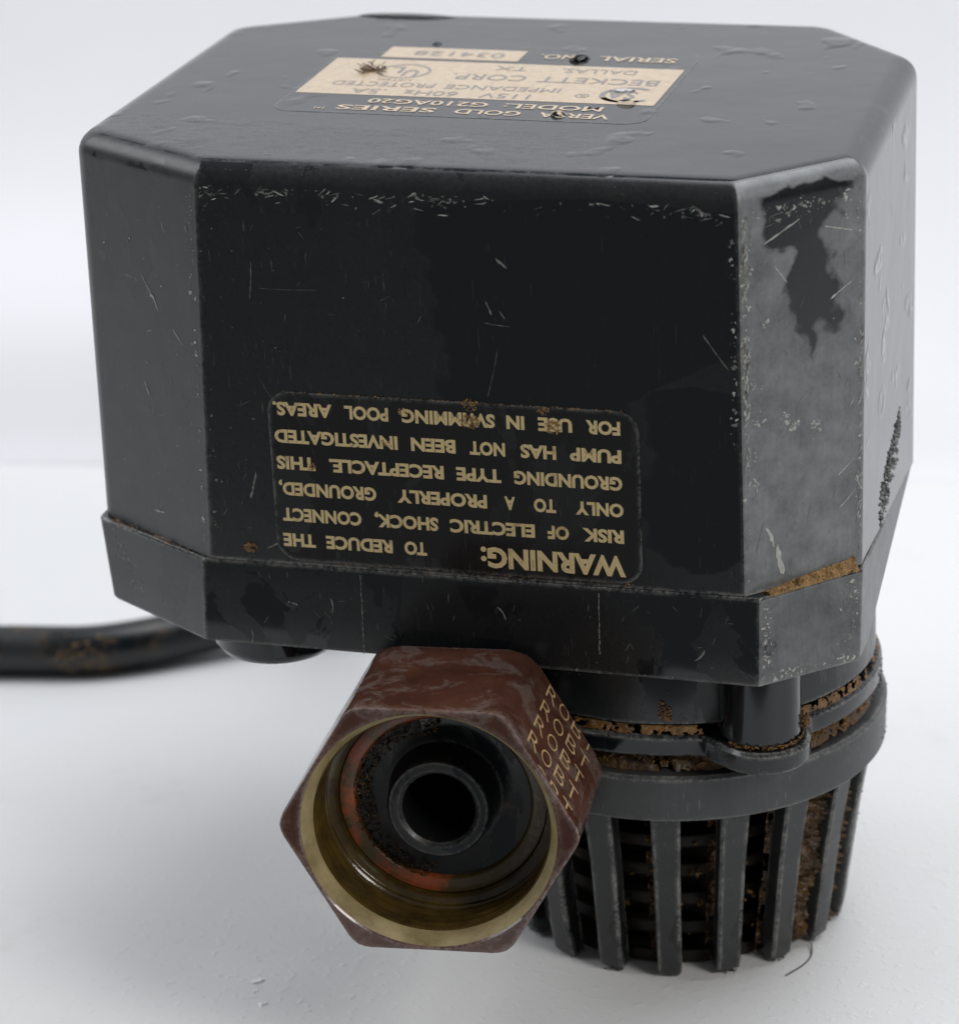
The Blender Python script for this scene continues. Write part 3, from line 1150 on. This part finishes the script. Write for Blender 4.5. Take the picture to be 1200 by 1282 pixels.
# black fuzz on the feet and right edge of the slats
pts = []
for k in range(NS):
    g = math.degrees(ANG0) + k * 20
    dd = (g + 180) % 360 - 180
    if not -150 < dd < 60:
        continue
    for i in range(30):
        pts.append(polar(25.2 + rnd.random() * 1.0, g + rnd.uniform(-3.4, 3.4), GZ + rnd.uniform(0.15, 1.2)))
    if dd > -5:
        for i in range(150):
            z = rnd.uniform(-68, -33)
            rfz = 31.2 - max(0, (-39 - z)) * 0.155 + (1.4 if z > -39 else 0)
            pts.append(polar(rfz - 0.45 + rnd.uniform(-0.2, 0.12), g + rnd.uniform(-3.4, 3.4), z))
for i in range(200):
    pts.append(polar(32.0 + rnd.uniform(0, 0.25), rnd.uniform(-2, 45), rnd.uniform(-29.5, -26)))
    pts.append(polar(32.8 + rnd.uniform(0, 0.2), rnd.uniform(-2, 45), rnd.uniform(-38.8, -32)))
sediment('fuzz', M['algae'], strainer)(pts, 0.07, 0.2)
# dirt on the cord
pts = []
for i in range(2600):
    j = rnd.randrange(len(path) - 5)
    p = path[j].lerp(path[j + 1], rnd.random())
    if mnoise.noise(p * 0.09) + 0.25 * rnd.random() < 0.08:
        continue
    t = rnd.gauss(0.0, 0.45)
    pts.append(p + Vector((0.15, -math.cos(t), math.sin(t))).normalized() * (RCORD - 0.02))
sediment('cord_dirt', M['ledge_dirt'], cord)(pts, 0.08, 0.3)
# crumbs in the bore
pts = []
for i in range(600):
    t = rnd.uniform(1.6, 4.6)
    pts.append(nut_pt(rnd.uniform(10.5, 13.6), t, L - 12.7 + rnd.uniform(-0.2, 0.5)))
sediment('bore_dirt', M['sediment_dark'], nut)(pts, 0.08, 0.25)


# ------------------------------------------------------------------ scuffs: thin pale flecks scraped into the plastic
def sparse(fn, u, v):
    """wear comes in clusters: drop most marks where a slow noise is low"""
    return mnoise.noise(fn(u, v) * 0.17) + 0.5 * mnoise.noise(fn(u, v) * 0.5) < 0.0 and rnd.random() < 0.75


def fleck(mb, fn, u, v, ln, wd, ang, off=0.05, curve=0.0):
    if ln < 3 and sparse(fn, u, v):
        return
    n = max(2, int(ln / 0.5) + 1)
    vs = []
    du, dv = math.cos(ang), math.sin(ang)
    for i in range(n + 1):
        t = i / n
        w = wd * (0.35 + rnd.random()) * (0.25 if i in (0, n) else 1) / 2
        cx = ln * (t - 0.5)
        cy = curve * ln * (t - 0.5) ** 2 + rnd.uniform(-0.15, 0.15) * wd
        for sgn in (-1, 1):
            x = cx * du - (cy + sgn * w) * dv
            y = cx * dv + (cy + sgn * w) * du
            vs.append(fn(u + x / fn.w, v + y / fn.h, off))
    fs = [(2 * i, 2 * i + 2, 2 * i + 3, 2 * i + 1) for i in range(n)]
    mb.add(vs, fs)


def chunk(mb, fn, u, v, r, off=0.05):
    if r < 0.4 and sparse(fn, u, v):
        return
    r = min(r * math.exp(rnd.gauss(-0.2, 0.55)), 0.42)
    k = rnd.randint(8, 13)
    e = rnd.uniform(0.4, 1)
    a0 = rnd.uniform(0, 6.28)
    vs = []
    for i in range(k):
        a = 2 * math.pi * i / k
        q_ = rnd.uniform(0.35, 1.3)
        x, y = r * math.cos(a) * q_, r * e * math.sin(a) * q_
        vs.append(fn(u + (x * math.cos(a0) - y * math.sin(a0)) / fn.w, v + (x * math.sin(a0) + y * math.cos(a0)) / fn.h, off))
    mb.add(vs, [tuple(range(k))])


bright, dim = MB(), MB()
# right chamfer: edges and the big scrapes
for i in range(330):
    e_ = rnd.choice((0.03, 0.03, 0.97))
    u = e_ + rnd.gauss(0, 0.025)
    if not 0.012 < u < 0.985:
        continue
    chunk(bright if rnd.random() < 0.35 else dim, F_RCH, u, rnd.uniform(0.03, 0.93), rnd.uniform(0.08, 0.3))
for i in range(330):
    v = rnd.uniform(0.2, 0.93) ** 0.7
    fleck(bright if rnd.random() < 0.6 else dim, F_RCH, 0.02 + abs(rnd.gauss(0, 0.02)), v, rnd.uniform(0.4, 1.8), rnd.uniform(0.1, 0.4), rnd.gauss(1.5, 0.35))
for i in range(260):
    chunk(bright if rnd.random() < 0.15 else dim, F_RCH, rnd.random() ** 0.8 * 0.97 + 0.015, rnd.uniform(0.02, 0.93), rnd.uniform(0.03, 0.1))
for i in range(150):
    chunk(bright if rnd.random() < 0.3 else dim, F_RCH, rnd.uniform(0.03, 0.97), 0.935 - abs(rnd.gauss(0, 0.018)), rnd.uniform(0.08, 0.3))
for i in range(150):
    fleck(bright if rnd.random() < 0.6 else dim, F_RCH, 0.985 - abs(rnd.gauss(0, 0.018)), rnd.uniform(0.03, 0.6), rnd.uniform(0.3, 1.2), rnd.uniform(0.08, 0.3), rnd.gauss(1.3, 0.4))
for i in range(110):
    fleck(dim, F_RCH, rnd.uniform(0.05, 0.95), rnd.uniform(0.03, 0.93), rnd.uniform(0.4, 2.6), 0.07, rnd.uniform(0, 3.14))
for u, v, ln, wd, an, cv in ((0.29, 0.07, 5.0, 0.8, -1.35, 0.2), (0.22, 0.135, 3.6, 0.6, -1.15, -0.3), (0.25, 0.115, 1.6, 0.6, -0.6, 0), (0.13, 0.14, 5.0, 0.12, -1.85, 0.0), (0.85, 0.26, 3.4, 0.2, 0.65, 0.1),
                             (0.87, 0.18, 3.8, 0.18, 0.7, 0.1), (0.9, 0.42, 1.6, 0.2, 1.0, 0), (0.33, 0.87, 6.5, 0.22, 0.42, 0), (0.78, 0.85, 5.0, 0.2, -0.3, 0), (0.32, 0.77, 3.6, 0.2, -0.95, 0),
                             (0.8, 0.70, 4.2, 0.22, 0.5, 0), (0.36, 0.58, 1.3, 0.14, -0.9, 0)):
    fleck(bright if wd > 0.14 else dim, F_RCH, u, v, ln, wd, an, 0.06, cv)
for u, v, r, k in ((0.14, 0.43, 0.8, 5), (0.33, 0.42, 0.7, 5), (0.42, 0.40, 0.85, 5), (0.6, 0.385, 0.7, 6), (0.2, 0.66, 0.8, 3), (0.1, 0.28, 0.5, 5), (0.05, 0.62, 0.6, 5), (0.05, 0.8, 0.7, 6), (0.04, 0.7, 0.6, 5), (0.5, 0.93, 0.6, 5), (0.15, 0.92, 0.7, 8), (0.85, 0.92, 0.6, 6), (0.1, 0.52, 0.4, 4), (0.1, 0.35, 0.4, 4)):
    for _ in range(k * 4):
        chunk(bright, F_RCH, u + rnd.gauss(0, 0.022), v + rnd.gauss(0, 0.009), 0.401 * rnd.uniform(0.3, 1) if rnd.random() < 0.3 else r * rnd.uniform(0.15, 0.5))
# front: under the top edge, left part, and a few long scratches
for i in range(300):
    u = rnd.random() ** 1.3
    v = 0.945 - abs(rnd.gauss(0, 0.022))
    if rnd.random() < 0.45:
        fleck(dim if rnd.random() < 0.6 else bright, F_FRONT, 0.01 + 0.97 * u, v, rnd.uniform(0.4, 2.0), rnd.uniform(0.06, 0.24), rnd.uniform(-0.6, 0.9))
    else:
        chunk(dim, F_FRONT, 0.01 + 0.97 * u, v, rnd.uniform(0.06, 0.22))
for i in range(200):
    u, v = 0.01 + abs(rnd.gauss(0, 0.17)), rnd.uniform(0.05, 0.92)
    if rnd.random() < 0.4:
        fleck(dim, F_FRONT, u, v, rnd.uniform(0.3, 2.2), 0.06, rnd.gauss(1.4, 0.5))
    else:
        chunk(dim, F_FRONT, u, v, rnd.uniform(0.04, 0.14))
for i in range(60):
    chunk(dim, F_FRONT, 0.006 + abs(rnd.gauss(0, 0.006)), rnd.uniform(0.03, 0.93), rnd.uniform(0.06, 0.2))
    chunk(bright if rnd.random() < 0.4 else dim, F_FRONT, 0.992 - abs(rnd.gauss(0, 0.006)), rnd.uniform(0.35, 0.93), rnd.uniform(0.08, 0.34))
for i in range(40):
    chunk(bright if rnd.random() < 0.4 else dim, F_FRONT, 0.975 - abs(rnd.gauss(0, 0.03)), 0.93 - abs(rnd.gauss(0, 0.015)), rnd.uniform(0.1, 0.4))
for u, v, ln, wd, an in ((0.10, 0.72, 6.0, 0.09, 1.5), (0.17, 0.70, 9.0, 0.05, 0.02), (0.955, 0.60, 6.5, 0.14, -0.95), (0.56, 0.64, 4.0, 0.1, -0.1), (0.55, 0.52, 7.5, 0.07, 1.35),
                         (0.57, 0.79, 2.2, 0.35, -0.7), (0.545, 0.68, 2.2, 0.3, -1.2), (0.57, 0.665, 1.4, 0.3, -1.0), (0.12, 0.45, 5, 0.05, -1.0), (0.09, 0.2, 4.5, 0.3, 1.35), (0.13, 0.05, 3.5, 0.25, 0.5)):
    fleck(dim, F_FRONT, u, v, ln, wd, an, 0.06, 0.05)
# left chamfer
for i in range(170):
    chunk(bright if rnd.random() < 0.4 else dim, F_LCH, 0.97 - abs(rnd.gauss(0, 0.03)), rnd.uniform(0.02, 0.93), rnd.uniform(0.06, 0.26))
for i in range(120):
    u, v = rnd.uniform(0.12, 0.97), rnd.uniform(0.03, 0.93)
    if rnd.random() < 0.4:
        fleck(bright if rnd.random() < 0.4 else dim, F_LCH, u, v, rnd.uniform(0.4, 2.4), 0.07, rnd.gauss(1.0, 0.7))
    else:
        chunk(bright if rnd.random() < 0.4 else dim, F_LCH, u, v, rnd.uniform(0.05, 0.16))
for u, v, ln, wd, an in ((0.62, 0.62, 2.6, 0.25, -1.1), (0.55, 0.66, 4.0, 0.12, -0.9), (0.5, 0.39, 2.2, 0.18, -1.2), (0.2, 0.36, 2.4, 0.12, 1.0), (0.8, 0.55, 3.0, 0.14, -0.8), (0.55, 0.07, 2.6, 0.3, 0.1)):
    fleck(bright, F_LCH, u, v, ln, wd, an)
bright.obj('bright_scuffs', M['fleck'], housing, smooth=0)['kind'] = 'stuff'
dim.obj('faint_scuffs', M['fleck_dim'], housing, smooth=0)['kind'] = 'stuff'
# cover: lower rim and chamfer corner
F_CF = quad_fn((-42.8, 1.05, -HB), (42.2, 0.72, -HB), (-42.3, 0.92, 0), (42.2, 1.55, 0))
F_CR = quad_fn((*CB[1], -HB), (*CB[2], -HB), (*CT[1], 0), (*CT[2], 0))
F_CL = quad_fn((*CB[7], -HB), (*CB[0], -HB), (*CT[7], 0), (*CT[0], 0))
bright, dim = MB(), MB()
for i in range(620):
    r = rnd.random()
    if r < 0.45:
        u, v = rnd.uniform(0.02, 0.97), 0.045 + abs(rnd.gauss(0, 0.05))
    elif r < 0.75:
        u, v = 0.96 - abs(rnd.gauss(0, 0.08)), rnd.uniform(0.05, 0.93)
    else:
        u, v = 0.03 + abs(rnd.gauss(0, 0.05)), rnd.uniform(0.05, 0.93)
    chunk(bright if rnd.random() < 0.4 else dim, F_CR, u, v, rnd.uniform(0.06, 0.26), 0.06)
for i in range(50):
    fleck(dim, F_CR, rnd.uniform(0.1, 0.9), rnd.uniform(0.1, 0.9), rnd.uniform(0.5, 2.4), 0.07, rnd.uniform(0, 3.1), 0.06)
for i in range(70):
    fleck(dim, F_CF, rnd.uniform(0.02, 0.98), rnd.uniform(0.05, 0.92), rnd.uniform(0.3, 1.8), 0.06, rnd.gauss(1.6, 0.6), 0.06)
for i in range(120):
    chunk(dim, F_CF, rnd.uniform(0.02, 0.98), 0.03 + abs(rnd.gauss(0, 0.012)), rnd.uniform(0.05, 0.13), 0.06)
for u, v in ((0.09, 0.1), (0.55, 0.62), (0.9, 0.3), (0.24, 0.55)):
    fleck(dim, F_CF, u, v, 2.4, 0.2, rnd.uniform(0.5, 2.2), 0.06, 0.4)
for i in range(120):
    t = rnd.random()
    chunk(dim, F_CL, 0.12 + 0.2 * t + rnd.gauss(0, 0.04), 0.85 - 0.6 * t + rnd.gauss(0, 0.06), rnd.uniform(0.06, 0.25), 0.06)
bright.obj('bright_scuffs', M['fleck'], cover, smooth=0)['kind'] = 'stuff'
dim.obj('faint_scuffs', M['fleck_dim'], cover, smooth=0)['kind'] = 'stuff'


# gouge torn into the right side of the housing
mb = MB()
for i in range(420):
    t = rnd.random()
    wd_ = 0.13 * math.sin(math.pi * t) + 0.01
    u, v = 0.34 + 0.36 * t + rnd.uniform(-1, 1) * wd_, 0.0 + 0.19 * t + rnd.gauss(0, 0.008)
    lump(mb, F_RIGHT(u, v, -0.12), rnd.uniform(0.1, 0.32))
mb.obj('gouge', M['cover'], housing, smooth=60)['kind'] = 'stuff'


# ------------------------------------------------------------------ loose small things
def tag(o, label, cat, group=None):
    o['label'] = label
    o['category'] = cat
    if group:
        o['group'] = group
    return o


def drop(p, n, rx, ry, h, label, xdir=None):
    n = Vector(n).normalized()
    xd = Vector(xdir or (1, 0, 0))
    xd = (xd - n * xd.dot(n)).normalized()
    yd = n.cross(xd)
    seg, rgs = 28, 8
    sd = Vector((rnd.uniform(0, 50), 0, 0))
    rings = []
    for k in range(rgs):
        t = k / (rgs - 1) * math.pi / 2
        rr_ = max(math.cos(t), 0.02)
        ring = []
        for i in range(seg):
            a = 2 * math.pi * i / seg
            wob = 1 + 0.12 * mnoise.noise(Vector((math.cos(a), math.sin(a), 0)) + sd)
            ring.append(Vector(p) + xd * (rx * rr_ * math.cos(a) * wob) + yd * (ry * rr_ * math.sin(a) * wob) + n * (h * math.sin(t) - 0.02))
        rings.append(ring)
    vs, fs = grid_rings(rings, True, True)
    o = fix_normals(mesh_obj('water_drop', vs, fs, M['water'], None, smooth=80))
    return tag(o, label, 'water drop', 'water drops on the pump')


zt = H + 0.08
drop((1.6, 63.4, zt), (0, 0, 1), 1.5, 2.2, 0.9, 'dark water drop over the letters of the serial line')
drop((13.0, 45.6, zt + 0.05), (0, 0, 1), 1.7, 1.3, 0.32, 'water drop on the round certification mark, cream side')
drop((15.0, 38.6, zt), (0, 0, 1), 1.5, 0.9, 0.7, 'small flat water drop just below the round certification mark')
drop((6.5, 30.9, zt), (0, 0, 1), 1.1, 1.3, 0.7, 'water drop over the first word of the front line on top')
drop((-23.4, 69.9, zt - 0.1), (0, 0, 1), 0.8, 1.0, 0.5, 'tiny water drop at the back edge of the rating sticker')
drop((-33.5, 87.6, H - 0.1), (0.0, 0.05, 1), 8.5, 2.2, 0.5, 'long dark water puddle on the back edge of the top')
q = F_CR(0.11, 0.42, 0.0)
drop(q, F_CR.n, 1.0, 1.15, 0.8, 'round water drop on the right chamfer of the lower cover')

drop(F_CF(0.165, 0.52, 0.0), F_CF.n, 0.95, 0.6, 0.4, 'small dark water drop on the front of the lower cover, left', (1, 0, -0.35))
drop(polar(33.0, -100, -35.2), rad(-100), 0.5, 0.5, 0.35, 'tiny water drop on the front of the strainer ring')
drop((-31.0, 55.0, H + 0.1), (0, 0, 1), 0.5, 0.5, 0.3, 'tiny water drop on the cream sticker beside the dark tuft')

# tuft of dark debris on the listing mark
mb = MB()
for i in range(46):
    p = Vector((-28.6 + rnd.gauss(0, 1.2), 51.8 + rnd.gauss(0, 1.3), H + 0.25))
    a = rnd.uniform(0, 6.28)
    d = Vector((math.cos(a), math.sin(a), rnd.uniform(0.0, 0.7))) * rnd.uniform(0.5, 1.6)
    vs, fs = tube([p, p + d * 0.5 + jit(0.1), p + d], 0.07, 5)
    mb.add(vs, fs)
for i in range(30):
    lump(mb, (-28.6 + rnd.gauss(0, 0.7), 51.8 + rnd.gauss(0, 0.8), H + 0.35), rnd.uniform(0.1, 0.3))
tag(mb.obj('debris_tuft', M['sediment_dark'], None, smooth=60), 'tuft of dark fibres stuck on the cream sticker', 'debris')

# hair on the table at the foot of the strainer
hp = catmull([(45.4, 25.6, GZ + 0.6), (45.9, 22.6, GZ + 0.16), (45.2, 19.4, GZ + 0.14), (43.2, 15.6, GZ + 0.14)])
vs, fs = tube(hp, 0.11, 6)
tag(mesh_obj('hair', vs, fs, M['hair'], None, smooth=60), 'thin curved dark hair on the table by the strainer', 'hair')

# three little crumbs of the white paint at lower left
for (x, y, r), lb in (((-36.7, -3.4, 0.75), 'largest white crumb on the table, rearmost of three at lower left'),
                      ((-36.0, -6.4, 0.4), 'smallest white crumb on the table, middle of three at lower left'),
                      ((-33.6, -10.0, 0.6), 'white crumb on the table, nearest of three at lower left')):
    mb = MB()
    lump(mb, (x, y, 0), r, True)
    lump(mb, (x + r * 0.8, y + r * 0.9, 0), r * 0.7, True)
    mb.v = [(q[0], q[1], GZ + 0.05 * r + q[2] * 0.3) for q in mb.v]
    tag(mb.obj('paint_crumb', M['crumb'], None, smooth=60), lb, 'crumb', 'white crumbs at lower left')
